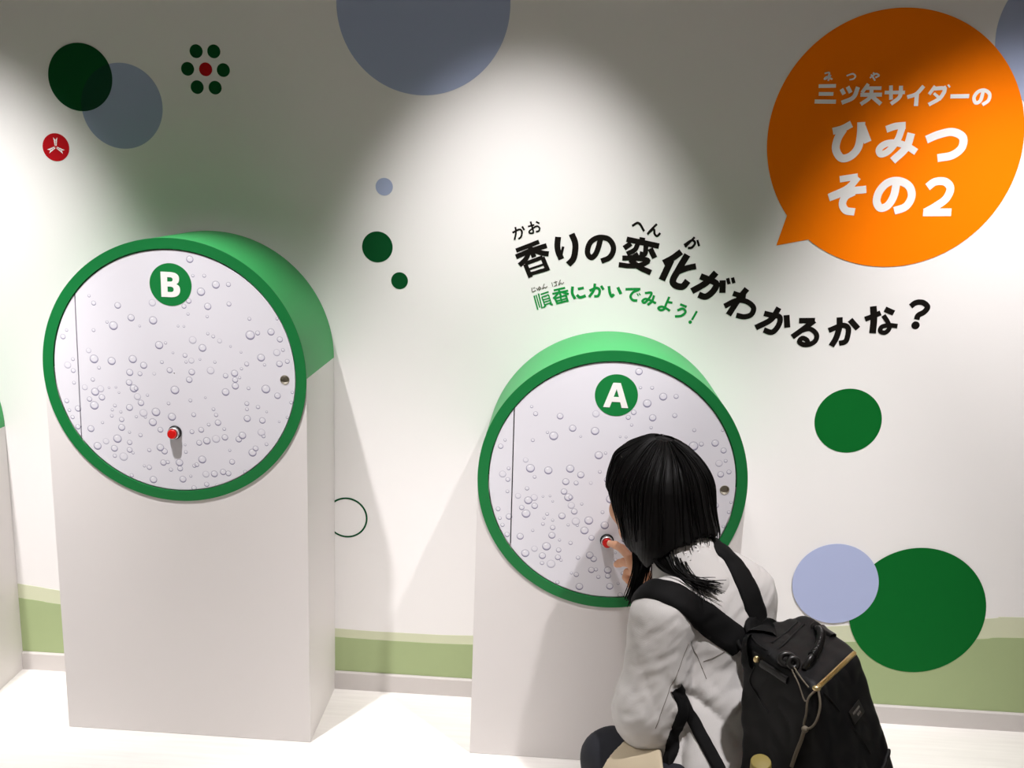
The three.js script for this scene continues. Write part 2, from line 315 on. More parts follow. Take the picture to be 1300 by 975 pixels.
disc('circle_decal', 'smaller of the two dark green wall dots right of drum B', 'decal', -0.4263, 1.176, 0.0219, M.vinylDark);
disc('circle_decal', 'blue-grey wall circle behind the orange speech bubble at the right edge', 'decal', 1.175, 1.825, 0.175, M.vinylBlue);
disc('circle_decal', 'medium green wall circle alone on white below the orange speech bubble', 'decal', 0.7579, 0.8594, 0.0861, M.vinylGreen);
disc('circle_decal', 'large dark green wall circle behind the lavender one, low on the right', 'decal', 0.9989, 0.3388, 0.1818, M.vinylGreen, 2 * SKIN);
disc('circle_decal', 'lavender wall circle overlapping the large dark green one, low on the right', 'decal', 0.7727, 0.404, 0.115, M.vinylLavender, 3 * SKIN);
{
  const o = new THREE.Mesh(new THREE.TorusGeometry(0.0558, 0.0024, 8, 96).scale(1, 1, 0.3), M.vinylRing);
  o.name = numbered('ring_decal'); o.position.set(-0.5662, 0.517, 0.0006); o.castShadow = o.receiveShadow = true;
  o.userData = { label: 'thin dark green ring outline on the wall beside cabinet B', category: 'decal' }; scene.add(o);
}
// the two rolling bands of green along the foot of the wall
function hill(tops, y0, z) {
  const s = new THREE.Shape(); s.moveTo(tops[0][0], y0); s.lineTo(...tops[0]); s.splineThru(tops.slice(1).map(([x, y]) => new THREE.Vector2(x, y))); s.lineTo(tops[tops.length - 1][0], y0);
  return extrude(s, SKIN, z, 0, 80);
}
{
  const pale = [[-3.2, 0.30], [-2.2, 0.33], [-1.5134, 0.263], [-1.397, 0.2497], [-0.95, 0.203], [-0.6013, 0.184], [-0.4, 0.182], [-0.2096, 0.1866], [0.2, 0.213], [0.7647, 0.277], [1.1842, 0.3268], [1.2835, 0.3368], [2.0, 0.36], [3.2, 0.3]];
  const green = [[-3.2, 0.25], [-2.2, 0.28], [-1.5148, 0.22], [-1.3957, 0.2073], [-0.95, 0.172], [-0.6014, 0.158], [-0.4, 0.156], [-0.2088, 0.1594], [0.2, 0.18], [0.8277, 0.2354], [1.165, 0.2656], [1.2923, 0.2772], [2.0, 0.3], [3.2, 0.25]];
  const put = (name, g, m, label) => { const o = new THREE.Mesh(g, m); o.name = name; o.castShadow = o.receiveShadow = true; o.userData = { label, category: 'decal' }; scene.add(o); };
  put('pale_band_decal', hill(pale, 0.0545, 0), M.bandPale, 'pale grey-green upper strip of the rolling wall band');
  put('green_band_decal', hill(green, 0.0545, SKIN), M.band, 'soft green lower strip of the rolling wall band above the skirting');
}
{
  const d = thing('speech_bubble_decal', 'big orange round speech bubble on the wall with white writing', 'decal', [0.7921, 1.5707, 0]);
  const s = new THREE.Shape(), cx = 0.7921, cy = 1.5707, r = 0.3079;
  const a0 = Math.atan2(1.3798 - cy, 0.549 - cx), a1 = Math.atan2(1.3234 - cy, 0.6083 - cx);
  s.absarc(cx, cy, r, a1, a0 + 2 * Math.PI, false); s.lineTo(0.5306, 1.3055);
  part('bubble', extrude(s, SKIN, SKIN, 0, 160), M.vinylOrange, d);
  writing(LETTERING.bubble, M.vinylWhite, 2 * SKIN, d);
}
{
  const h = thing('wall_heading', 'curved line of thick black writing across the wall above drum A', 'lettering', [0.3, 1.15, 0]);
  writing(LETTERING.heading, M.vinylBlack, 0, h);
  const p = thing('wall_prompt', 'curved line of small green writing just above drum A', 'lettering', [0.15, 1.1, 0]);
  writing(LETTERING.prompt, M.vinylText, 0, p, { 10: M.rubyGrey, 11: M.rubyGrey, 12: M.rubyGrey, 13: M.rubyGrey, 14: M.rubyGrey });
}

// ---------------------------------------------------------------- cabinets
const W2 = 0.3205, RO = 0.3211, RI = 0.2956, ZB = 0.2764, ZR = 0.2799, ZP = 0.2771;
// the printed bubbles, in metres about the middle of the drum
const PRINT = 2048, PW = 0.6;
const panelPrint = canvasTexture(PRINT, PRINT, (c, w) => {
  c.fillStyle = '#e1e0e7'; c.fillRect(0, 0, w, w);
  const k = w / PW;
  for (const b of BUBBLES.split(' ')) {
    const faint = b.endsWith('f'), [x, y, r0] = b.replace('f', '').split(',').map(Number), X = (x / 1000 + PW / 2) * k, Y = (PW / 2 - y / 1000) * k, r = r0 / 10000 * k;
    const A = faint ? 0.4 : 1;
    c.save(); c.beginPath(); c.arc(X, Y, r, 0, 7); c.clip();
    let g = c.createRadialGradient(X - r * 0.12, Y - r * 0.25, r * 0.45, X, Y, r);
    g.addColorStop(0, 'rgba(232,231,241,0)'); g.addColorStop(0.72, `rgba(188,187,206,${0.35 * A})`); g.addColorStop(1, `rgba(128,126,150,${0.8 * A})`);
    c.fillStyle = g; c.fillRect(X - r, Y - r, 2 * r, 2 * r);
    g = c.createRadialGradient(X, Y - r * 0.28, r * 0.8, X, Y - r * 0.28, r * 1.3);
    g.addColorStop(0, 'rgba(90,86,130,0)'); g.addColorStop(1, `rgba(66,64,92,${0.95 * A})`);
    c.fillStyle = g; c.fillRect(X - r, Y - r, 2 * r, 2 * r);
    c.restore();
    c.lineWidth = Math.max(1.6, r * 0.07); c.strokeStyle = `rgba(112,110,134,${0.7 * A})`; c.beginPath(); c.arc(X, Y, r * 0.97, 0, 7); c.stroke();
    c.fillStyle = `rgba(250,250,255,${0.8 * A})`; c.beginPath(); c.ellipse(X - r * 0.2, Y - r * 0.5, r * 0.3, r * 0.14, -0.4, 0, 7); c.fill();
  }
});
M.panel = std({ map: panelPrint, roughness: 0.4 });
function panelUV(g) { const p = g.attributes.position, u = g.attributes.uv; for (let i = 0; i < p.count; i++) u.setXY(i, p.getX(i) / PW + 0.5, p.getY(i) / PW + 0.5); return g; }
const font = await new FontLoader().loadAsync('fonts/droid/droid_sans_bold.typeface.json');

function cabinet(cx, cy, o, label, spec) {
  const c = thing('scent_cabinet', label, 'cabinet', [cx, 0, 0], undefined);
  const at = (g, z = 0) => g.translate(cx, 0, z);
  // white pedestal: solid behind, a front plate cut round for the drum
  const plate = new THREE.Shape(); plate.moveTo(-W2, 0.0005); plate.lineTo(W2, 0.0005); plate.lineTo(W2, cy); plate.lineTo(0.3, cy); plate.absarc(0, cy, 0.3, 0, -Math.PI, true); plate.lineTo(-W2, cy);
  const foot = box(-W2, W2, 0.0005, cy, 0.0012, 0.2622);
  part('pedestal', [at(foot), at(extrude(plate, ZB - 0.2622, 0.2622, 0.0006))], M.whiteLaminate, c);
  const half = new THREE.Shape(); half.absarc(0, cy, W2, 0, Math.PI, false);
  const arch = new THREE.Shape(); arch.absarc(0, cy, W2, 0, Math.PI, false); arch.absarc(0, cy, 0.3, Math.PI, 0, true);
  part('drum', [at(extrude(half, 0.261, 0.0012, 0, 96)), at(extrude(arch, ZB - 0.2622, 0.2622, 0, 96))], M.drumGreen, c);
  const ring = new THREE.Shape(); ring.absarc(0, cy, RO, 0, 2 * Math.PI, false); const hole = new THREE.Path(); hole.absarc(0, cy, RI, 0, 2 * Math.PI, true); ring.holes.push(hole);
  part('rim', at(extrude(ring, ZR - ZB, ZB + 0.0001, 0.0005, 128)), M.rimGreen, c);
  // front: narrow fixed strip on the left, wide door with a finger hole and a sniffing hole
  const rp = RI - 0.0026, sx0 = o.seam[0], sx1 = o.seam[1], gap = 0.0028;
  const cut = (x0, x1, y0, y1) => { // where the seam meets the circle
    const X = (t) => x0 + (x1 - x0) * t, Y = (t) => y0 + (y1 - y0) * t; let top = 0, bot = 1;
    const solve = (a, b) => { for (let i = 0; i < 50; i++) { const m = (a + b) / 2; if (Math.hypot(X(m), Y(m)) > rp) a = m; else b = m; } return (a + b) / 2; };
    top = solve(-3, 0.5); bot = solve(4, 0.5); return [[X(top), Y(top)], [X(bot), Y(bot)]];
  };
  const [a, b] = cut(sx0 - gap / 2, sx1 - gap / 2, 0.17, -0.17), [e, f] = cut(sx0 + gap / 2, sx1 + gap / 2, 0.17, -0.17);
  const strip = new THREE.Shape(); strip.moveTo(...a); strip.absarc(0, 0, rp, Math.atan2(a[1], a[0]), Math.atan2(b[1], b[0]) + 2 * Math.PI, false);
  const door = new THREE.Shape(); door.moveTo(...f); door.absarc(0, 0, rp, Math.atan2(f[1], f[0]), Math.atan2(e[1], e[0]), false);
  for (const [x, y, r] of [[o.key[0], o.key[1], 0.0106], [0, -0.001, 0.0017]]) { const h = new THREE.Path(); h.absarc(x, y, r, 0, 2 * Math.PI, true); door.holes.push(h); }
  const up = (g) => g.translate(cx, cy, 0);
  part('fixed_strip', up(panelUV(extrude(strip, ZP - 0.264, 0.264, 0, 64))), M.panel, c);
  const dr = part('door', up(panelUV(extrude(door, ZP - 0.264, 0.264, 0, 64))), M.panel, c);
  part('shade_backing', up(new THREE.CylinderGeometry(rp, rp, 0.0012, 96).rotateX(Math.PI / 2).translate(0, 0, 0.2632)), M.gap, c);  // black sheet behind the panels, gives the dark of gaps and sniffing hole
  const cup = new THREE.LatheGeometry([[0, -0.0075], [0.004, -0.0076], [0.0078, -0.007], [0.0098, -0.0045], [0.0101, 0.0004], [0.0113, 0.0009], [0.0116, 0.0001]].map(([r, y]) => new THREE.Vector2(r, y)), 40).rotateX(Math.PI / 2);
  part('finger_cup', up(cup.translate(o.key[0], o.key[1], ZP)), M.cupMetal, dr);
  const [bx, by, br] = o.badge;
  const bd = part('badge', up(new THREE.CylinderGeometry(br, br, 0.0006, 80).rotateX(Math.PI / 2).translate(bx, by, ZP + 0.0003)), M.badgeGreen, dr, 'round green badge with a white letter');
  if (o.letter) {
    const t = new TextGeometry(o.letter, { font, size: 0.0575, depth: 0.0006, curveSegments: 10, bevelEnabled: true, bevelSize: 0.0011, bevelThickness: 0.0001, bevelSegments: 1 });
    t.computeBoundingBox(); const q = t.boundingBox; t.translate(-(q.min.x + q.max.x) / 2, -(q.min.y + q.max.y) / 2, 0).scale(1.08, 1, 1);
    part('letter', up(t.translate(bx, by, ZP + 0.0007)), M.letterWhite, dr);
  }
  const [ux, uy] = o.button;
  const lathe = (pts) => up(new THREE.LatheGeometry(pts.map(([r, y]) => new THREE.Vector2(r, y)), 48).rotateX(Math.PI / 2).translate(ux, uy, ZP));
  const bz = part('button_bezel', lathe([[0.0124, 0.0005], [0.0168, 0.0005], [0.0168, 0.0035], [0.0160, 0.005], [0.0125, 0.006]]), M.blackPlastic, dr);
  part('button_collar', lathe([[0.0, 0.001], [0.0142, 0.001], [0.0142, 0.0135], [0.0136, 0.0155], [0.0120, 0.016], [0.0116, 0.014], [0, 0.0135]]), M.chrome, dr);
  part('button_cap', lathe([[0, 0.0232], [0.0092, 0.0232], [0.0106, 0.0226], [0.0112, 0.021], [0.0112, 0.0142], [0, 0.0142]].reverse()), M.redPlastic, dr);
  return c;
}
const KEY = [0.2683, -0.004];
cabinet(-0.9202, 0.9647, { seam: [-0.2328, -0.2378], key: KEY, badge: [0.0, 0.212, 0.0502], button: [-0.0035, -0.147], letter: 'B' }, 'tall white cabinet with a green rimmed bubble-print drum lettered B');
cabinet(0.1362, 0.7474, { seam: [-0.2388, -0.236], key: KEY, badge: [-0.001, 0.2143, 0.0502], button: [-0.0025, -0.147], letter: 'A' }, 'lower white cabinet with a green rimmed bubble-print drum lettered A');
cabinet(-1.8375, 0.7290, { seam: [-0.2388, -0.236], key: KEY, badge: [-0.001, 0.2143, 0.0502], button: [-0.0025, -0.147] }, 'white cabinet with green drum cut off by the left edge of the picture');
// ---------------------------------------------------------------- solid modelling with distance fields
const smin = (a, b, k) => { const h = Math.max(k - Math.abs(a - b), 0) / k; return Math.min(a, b) - h * h * k * 0.25; };
const smax = (a, b, k) => -smin(-a, -b, k);
function capsule(a, b, ra, rb) { // tapered capsule
  const bx = b[0] - a[0], by = b[1] - a[1], bz = b[2] - a[2], bb = bx * bx + by * by + bz * bz;
  return (x, y, z) => { const px = x - a[0], py = y - a[1], pz = z - a[2]; let t = (px * bx + py * by + pz * bz) / bb; t = t < 0 ? 0 : t > 1 ? 1 : t; return Math.hypot(px - bx * t, py - by * t, pz - bz * t) - (ra + (rb - ra) * t); };
}
function ellipsoid(c, r, q) { // q: optional rotation of the axes (Quaternion)
  const m = q ? new THREE.Matrix4().makeRotationFromQuaternion(q).transpose().elements : null;
  return (x, y, z) => {
    let a = x - c[0], b = y - c[1], d = z - c[2];
    if (m) { const A = m[0] * a + m[4] * b + m[8] * d, B = m[1] * a + m[5] * b + m[9] * d, D = m[2] * a + m[6] * b + m[10] * d; a = A; b = B; d = D; }
    const k0 = Math.hypot(a / r[0], b / r[1], d / r[2]), k1 = Math.hypot(a / (r[0] * r[0]), b / (r[1] * r[1]), d / (r[2] * r[2]));
    return k1 < 1e-9 ? -Math.min(...r) : k0 * (k0 - 1) / k1;
  };
}
const join = (k, ...f) => (x, y, z) => { let d = f[0](x, y, z); for (let i = 1; i < f.length; i++) d = smin(d, f[i](x, y, z), k); return d; };
const gradient = (f, p, e = 0.0015) => V(f(p.x + e, p.y, p.z) - f(p.x - e, p.y, p.z), f(p.x, p.y + e, p.z) - f(p.x, p.y - e, p.z), f(p.x, p.y, p.z + e) - f(p.x, p.y, p.z - e)).normalize();
function skinOf(f, lo, hi, cell) { // surface nets
  const n = lo.map((l, i) => Math.ceil((hi[i] - l) / cell) + 1), [nx, ny, nz] = n, F = new Float32Array(nx * ny * nz);
  const id = (i, j, k) => (k * ny + j) * nx + i;
  for (let k = 0; k < nz; k++) for (let j = 0; j < ny; j++) for (let i = 0; i < nx; i++) F[id(i, j, k)] = f(lo[0] + i * cell, lo[1] + j * cell, lo[2] + k * cell);
  const vert = new Int32Array(nx * ny * nz).fill(-1), pos = [], idx = [];
  for (let k = 0; k < nz - 1; k++) for (let j = 0; j < ny - 1; j++) for (let i = 0; i < nx - 1; i++) {
    let cnt = 0, sx = 0, sy = 0, sz = 0;
    const c = (a, b, d) => F[id(i + a, j + b, k + d)];
    const edge = (a, b, d, e, g, h) => { const u = c(a, b, d), v = c(e, g, h); if ((u < 0) !== (v < 0)) { const t = u / (u - v); sx += a + (e - a) * t; sy += b + (g - b) * t; sz += d + (h - d) * t; cnt++; } };
    for (let a = 0; a < 2; a++) for (let b = 0; b < 2; b++) { edge(0, a, b, 1, a, b); edge(a, 0, b, a, 1, b); edge(a, b, 0, a, b, 1); }
    if (cnt) { vert[id(i, j, k)] = pos.length / 3; pos.push(lo[0] + (i + sx / cnt) * cell, lo[1] + (j + sy / cnt) * cell, lo[2] + (k + sz / cnt) * cell); }
  }
  const quad = (a, b, c, d, flip) => { if (a < 0 || b < 0 || c < 0 || d < 0) return; flip ? idx.push(a, c, b, a, d, c) : idx.push(a, b, c, a, c, d); };
  for (let k = 1; k < nz - 1; k++) for (let j = 1; j < ny - 1; j++) for (let i = 1; i < nx - 1; i++) {
    const u = F[id(i, j, k)] < 0;
    if (u !== F[id(i + 1, j, k)] < 0) quad(vert[id(i, j - 1, k - 1)], vert[id(i, j, k - 1)], vert[id(i, j, k)], vert[id(i, j - 1, k)], !u);
    if (u !== F[id(i, j + 1, k)] < 0) quad(vert[id(i - 1, j, k - 1)], vert[id(i - 1, j, k)], vert[id(i, j, k)], vert[id(i, j, k - 1)], !u);
    if (u !== F[id(i, j, k + 1)] < 0) quad(vert[id(i - 1, j - 1, k)], vert[id(i, j - 1, k)], vert[id(i, j, k)], vert[id(i - 1, j, k)], !u);
  }
  const g = new THREE.BufferGeometry(), nor = [], uv = [], p = V(0, 0, 0);
  for (let i = 0; i < pos.length; i += 3) { p.set(pos[i], pos[i + 1], pos[i + 2]); const q = gradient(f, p, cell * 0.5); nor.push(q.x, q.y, q.z); uv.push((pos[i] - pos[i + 2]) / 0.1, pos[i + 1] / 0.1); }
  g.setAttribute('position', new THREE.Float32BufferAttribute(pos, 3)); g.setAttribute('normal', new THREE.Float32BufferAttribute(nor, 3)); g.setAttribute('uv', new THREE.Float32BufferAttribute(uv, 2)); g.setIndex(idx); return g;
}
// lay a point onto a surface by sliding it along a direction, towards the body
function slide(f, p, dir, from = 0.35) { const q = p.clone().addScaledVector(dir, -from); for (let i = 0; i < 160; i++) { const d = f(q.x, q.y, q.z); if (d < 0.0006) return q; q.addScaledVector(dir, Math.max(d * 0.6, 0.0004)); } return p.clone(); }
function tube(points, radius, seg = 40, radial = 8, taper) {
  const c = new THREE.CatmullRomCurve3(points, false, 'centripetal'), g = new THREE.TubeGeometry(c, seg, radius, radial, false);
  if (taper) { const p = g.attributes.position, v = V(0, 0, 0); for (let i = 0; i <= seg; i++) { const ctr = c.getPointAt(i / seg), s = taper(i / seg); for (let j = 0; j <= radial; j++) { v.fromBufferAttribute(p, i * (radial + 1) + j).sub(ctr).multiplyScalar(s).add(ctr); p.setXYZ(i * (radial + 1) + j, v.x, v.y, v.z); } } g.computeVertexNormals(); }
  return g;
}
// a flat woven band lying on a surface f: centre line points, width (may vary), thickness
function band(f, points, width, thick, lift = 0.002, n = 40) {
  const c = new THREE.CatmullRomCurve3(points, false, 'centripetal'), pos = [], idx = [], prof = 9;
  for (let i = 0; i <= n; i++) {
    const p = c.getPointAt(i / n), t = c.getTangentAt(i / n), N = gradient(f, p, 0.006), B = V(0, 0, 0).crossVectors(t, N).normalize(), w = (typeof width === 'function' ? width(i / n) : width) / 2;
    for (let j = 0; j < prof; j++) { // rounded flat section
      const a = -1 + 2 * j / (prof - 1), o = p.clone().addScaledVector(B, a * w); const s = f(o.x, o.y, o.z); if (Math.abs(s) < 0.05) o.addScaledVector(N, -s);
      const e = thick * Math.sqrt(Math.max(0, 1 - a ** 6)); pos.push(...o.clone().addScaledVector(N, lift + e).toArray(), ...o.clone().addScaledVector(N, lift - 0.004).toArray());
    }
  }
  const s = prof * 2;
  for (let i = 0; i < n; i++) for (let j = 0; j < prof - 1; j++) { const a = i * s + j * 2; idx.push(a, a + s, a + 2, a + 2, a + s, a + s + 2); idx.push(a + 1, a + 3, a + s + 1, a + 3, a + s + 3, a + s + 1); }
  for (let i = 0; i < n; i++) for (const j of [0, prof - 1]) { const a = i * s + j * 2; j ? idx.push(a, a + s, a + 1, a + 1, a + s, a + s + 1) : idx.push(a, a + 1, a + s, a + 1, a + s + 1, a + s); }
  const g = new THREE.BufferGeometry(); g.setAttribute('position', new THREE.Float32BufferAttribute(pos, 3)); g.setIndex(idx); g.computeVertexNormals();
  const uv = []; for (let i = 0; i <= n; i++) for (let j = 0; j < s; j++) uv.push((j >> 1) * 0.1, i * 0.15); g.setAttribute('uv', new THREE.Float32BufferAttribute(uv, 2)); return g;
}
const eye = V(0, 1.4701, 2.5), toward = (p) => p.clone().sub(eye).normalize();

// ---------------------------------------------------------------- the crouching woman
const weave = noiseTexture(256, (x, y) => 120 + 26 * Math.sin(x * Math.PI / 4) * Math.sin(y * Math.PI / 4) + 30 * rnd());
M.skin = new THREE.MeshPhysicalMaterial({ color: 0xdba583, roughness: 0.55, sheen: 0.2 });
M.hair = new THREE.MeshPhysicalMaterial({ color: 0x070606, roughness: 0.55, specularIntensity: 0.28 });
M.jacket = std({ color: 0xcdcac8, roughness: 0.9, bumpMap: weave, bumpScale: 0.0006, side: THREE.DoubleSide });
M.tail = std({ color: 0xc4b69c, roughness: 0.9, bumpMap: weave, bumpScale: 0.0006 });  // jacket grey with warm light from the floor put into the colour
M.trousers = std({ color: 0x14161f, roughness: 0.85, bumpMap: weave, bumpScale: 0.0004 });
M.seam = std({ color: 0x807a74, roughness: 0.9 });
M.shoe = std({ color: 0x121212, roughness: 0.5 });
M.eyeWhite = std({ color: 0xe8e4de, roughness: 0.2 }); M.iris = std({ color: 0x1c120c, roughness: 0.15 }); M.lip = std({ color: 0xb5655c, roughness: 0.45 });

const J = {
  head: [0.219, 0.762, 0.44], neckTop: [0.248, 0.715, 0.5], neck: [0.295, 0.645, 0.565], chest: [0.335, 0.525, 0.585], waist: [0.35, 0.41, 0.63], pelvis: [0.355, 0.27, 0.745],
  ls: [0.228, 0.594, 0.678], le: [0.224, 0.41, 0.70], lw: [0.226, 0.553, 0.425], rs: [0.405, 0.595, 0.545], re: [0.475, 0.42, 0.50], rw: [0.42, 0.40, 0.40],
  lh: [0.275, 0.27, 0.82], lk: [0.150, 0.262, 0.665], la: [0.25, 0.075, 0.84], rh: [0.42, 0.27, 0.78], rk: [0.43, 0.29, 0.50], ra: [0.42, 0.075, 0.68],
};
const person = thing('person', 'crouching woman with black bobbed hair and light grey jacket pressing the red button', 'person', [0.3, 0, 0.7]);
const face = V(-0.72, -0.06, -0.69).normalize();
const faceQ = (() => { const z = face.clone(), x = V(0, 1, 0).cross(z).normalize(), y = z.clone().cross(x); return new THREE.Quaternion().setFromRotationMatrix(new THREE.Matrix4().makeBasis(x, y, z)); })();
const onHead = (x, y, z) => V(x, y, z).applyQuaternion(faceQ).add(V(...J.head)).toArray();   // x to her left, y up, z out of the face
const H = {
  skull: ellipsoid(onHead(0, 0.025, -0.01), [0.074, 0.088, 0.094], faceQ), jaw: ellipsoid(onHead(0, -0.045, 0.025), [0.055, 0.062, 0.062], faceQ), chin: ellipsoid(onHead(0, -0.088, 0.062), [0.022, 0.02, 0.02], faceQ),
  nose: capsule(onHead(0, 0.004, 0.082), onHead(0, -0.032, 0.1), 0.008, 0.0115), brow: capsule(onHead(-0.035, 0.022, 0.076), onHead(0.035, 0.022, 0.076), 0.009, 0.009),
  cheekL: ellipsoid(onHead(0.036, -0.025, 0.062), [0.026, 0.026, 0.024], faceQ), cheekR: ellipsoid(onHead(-0.036, -0.025, 0.062), [0.026, 0.026, 0.024], faceQ),
  lipU: capsule(onHead(-0.016, -0.058, 0.081), onHead(0.016, -0.058, 0.081), 0.006, 0.006), lipD: capsule(onHead(-0.013, -0.067, 0.08), onHead(0.013, -0.067, 0.08), 0.0065, 0.0065),
  earL: ellipsoid(onHead(0.076, -0.005, -0.005), [0.01, 0.03, 0.018], faceQ), earR: ellipsoid(onHead(-0.076, -0.005, -0.005), [0.01, 0.03, 0.018], faceQ),
};
const socketL = ellipsoid(onHead(0.031, 0.004, 0.088), [0.016, 0.011, 0.014], faceQ), socketR = ellipsoid(onHead(-0.031, 0.004, 0.088), [0.016, 0.011, 0.014], faceQ);
const headField = (x, y, z) => {
  let d = smin(H.skull(x, y, z), H.jaw(x, y, z), 0.04); d = smin(d, H.chin(x, y, z), 0.03); d = smin(d, smin(H.cheekL(x, y, z), H.cheekR(x, y, z), 0.01), 0.02); d = smin(d, H.brow(x, y, z), 0.015);
  d = smax(d, -Math.min(socketL(x, y, z), socketR(x, y, z)), 0.012);
  d = smin(d, H.nose(x, y, z), 0.012); d = smin(d, H.lipU(x, y, z), 0.006); d = smin(d, H.lipD(x, y, z), 0.006); d = smin(d, Math.min(H.earL(x, y, z), H.earR(x, y, z)), 0.008);
  return smin(d, neckField(x, y, z), 0.03);
};
const neckField = join(0.03, capsule(J.head, J.neckTop, 0.045, 0.05), capsule(J.neckTop, J.neck, 0.048, 0.052));
// left hand: index finger on the button, the others curled below it
const finger = (...p) => { const f = []; for (let i = 0; i < p.length - 1; i++) f.push(capsule(p[i].slice(0, 3), p[i + 1].slice(0, 3), p[i][3], p[i + 1][3])); return join(0.004, ...f); };
const handFingers = [
  finger([0.1815, 0.603, 0.384, 0.0102], [0.1655, 0.6105, 0.350, 0.0096], [0.1515, 0.6095, 0.327, 0.0090], [0.1390, 0.6055, 0.3095, 0.0074]),
  finger([0.1900, 0.5880, 0.389, 0.0104], [0.1715, 0.5805, 0.358, 0.0096], [0.1625, 0.5715, 0.345, 0.0090], [0.1565, 0.565, 0.3375, 0.0078]),
  finger([0.1975, 0.5710, 0.395, 0.0092], [0.1800, 0.5600, 0.368, 0.0084], [0.1765, 0.5485, 0.372, 0.0076], [0.181, 0.545, 0.383, 0.0068]),
  finger([0.2045, 0.5550, 0.402, 0.0085], [0.1900, 0.5430, 0.382, 0.0075], [0.1890, 0.5350, 0.388, 0.0068], [0.193, 0.534, 0.397, 0.006]),
  finger([0.2160, 0.5800, 0.405, 0.0120], [0.2010, 0.6050, 0.378, 0.0105], [0.1900, 0.6190, 0.358, 0.009], [0.1825, 0.6275, 0.343, 0.0075]),
];
const palm = join(0.014, capsule([0.223, 0.556, 0.42], [0.1835, 0.601, 0.387], 0.017, 0.0115), capsule([0.223, 0.556, 0.42], [0.192, 0.587, 0.391], 0.017, 0.0115), capsule([0.223, 0.556, 0.42], [0.199, 0.571, 0.397], 0.017, 0.011), capsule([0.223, 0.556, 0.42], [0.206, 0.556, 0.403], 0.018, 0.0105));
const wrist = capsule([0.223, 0.556, 0.42], [0.228, 0.50, 0.49], 0.021, 0.03);
const handField = (x, y, z) => { let d = smin(palm(x, y, z), wrist(x, y, z), 0.015); let f = 9; for (const g of handFingers) f = Math.min(f, g(x, y, z)); return smin(d, f, 0.006); };
const rightHand = join(0.01, capsule(J.rw, [0.405, 0.385, 0.35], 0.024, 0.02), ...[-0.024, -0.008, 0.008, 0.024].map((o, i) => finger([0.405 + o, 0.385, 0.355, 0.009], [0.403 + o * 1.15, 0.365, 0.318 - (i % 3 ? 0.008 : 0), 0.0082], [0.402 + o * 1.1, 0.34, 0.312, 0.007])), finger([0.385, 0.392, 0.38, 0.011], [0.367, 0.38, 0.352, 0.0095], [0.362, 0.362, 0.336, 0.008]));
const torso = join(0.05, capsule(J.neck, J.chest, 0.055, 0.095), capsule(J.chest, J.waist, 0.095, 0.092), capsule(J.waist, J.pelvis, 0.092, 0.12), capsule(J.ls, J.rs, 0.042, 0.042));
const limbs = join(0.02, capsule(J.ls, J.le, 0.04, 0.034), capsule(J.le, J.lw, 0.034, 0.025), capsule(J.rs, J.re, 0.04, 0.034), capsule(J.re, J.rw, 0.034, 0.025), capsule(J.lh, J.lk, 0.068, 0.05), capsule(J.lk, J.la, 0.048, 0.034), capsule(J.rh, J.rk, 0.068, 0.05), capsule(J.rk, J.ra, 0.052, 0.036));
const bodyField = (x, y, z) => smin(smin(torso(x, y, z), limbs(x, y, z), 0.02), neckField(x, y, z), 0.03);
{
  // one body: trunk and limbs on a coarse grid, head and hands on fine ones, overlapping at neck and wrists
  const coarse = skinOf(bodyField, [0.05, 0.02, 0.30], [0.60, 0.74, 1.0], 0.014);
  const fine = skinOf(headField, [0.07, 0.62, 0.28], [0.36, 0.90, 0.62], 0.0042);
  const hand = skinOf(handField, [0.115, 0.49, 0.29], [0.27, 0.65, 0.52], 0.0026), hand2 = skinOf(rightHand, [0.33, 0.30, 0.28], [0.46, 0.44, 0.44], 0.004);
  part('body', [coarse, fine, hand, hand2], M.skin, person, 'warm fair skin');
  for (const s of [1, -1]) {
    const e = part('eye', new THREE.SphereGeometry(0.0115, 20, 14).translate(...onHead(s * 0.031, 0.004, 0.0755)), M.eyeWhite, person);
    part('iris', new THREE.SphereGeometry(0.0058, 16, 12).scale(1, 1, 1).translate(...onHead(s * 0.031, 0.003, 0.0825)), M.iris, e);
    part('eyebrow', tube([V(...onHead(s * 0.015, 0.027, 0.0855)), V(...onHead(s * 0.032, 0.032, 0.082)), V(...onHead(s * 0.049, 0.026, 0.07))], 0.0022, 12, 6), M.hair, person);
  }
  part('lips', [tube([V(...onHead(-0.02, -0.061, 0.079)), V(...onHead(0, -0.057, 0.0885)), V(...onHead(0.02, -0.061, 0.079))], 0.0042, 14, 8), tube([V(...onHead(-0.017, -0.064, 0.08)), V(...onHead(0, -0.068, 0.0875)), V(...onHead(0.017, -0.064, 0.08))], 0.0046, 14, 8)], M.lip, person);
  part('fingernail', new THREE.SphereGeometry(0.0052, 12, 8).scale(1, 0.35, 1.25).rotateY(0.6).translate(0.1392, 0.6112, 0.3105), std({ color: 0xe9bfa9, roughness: 0.25 }), person);
}
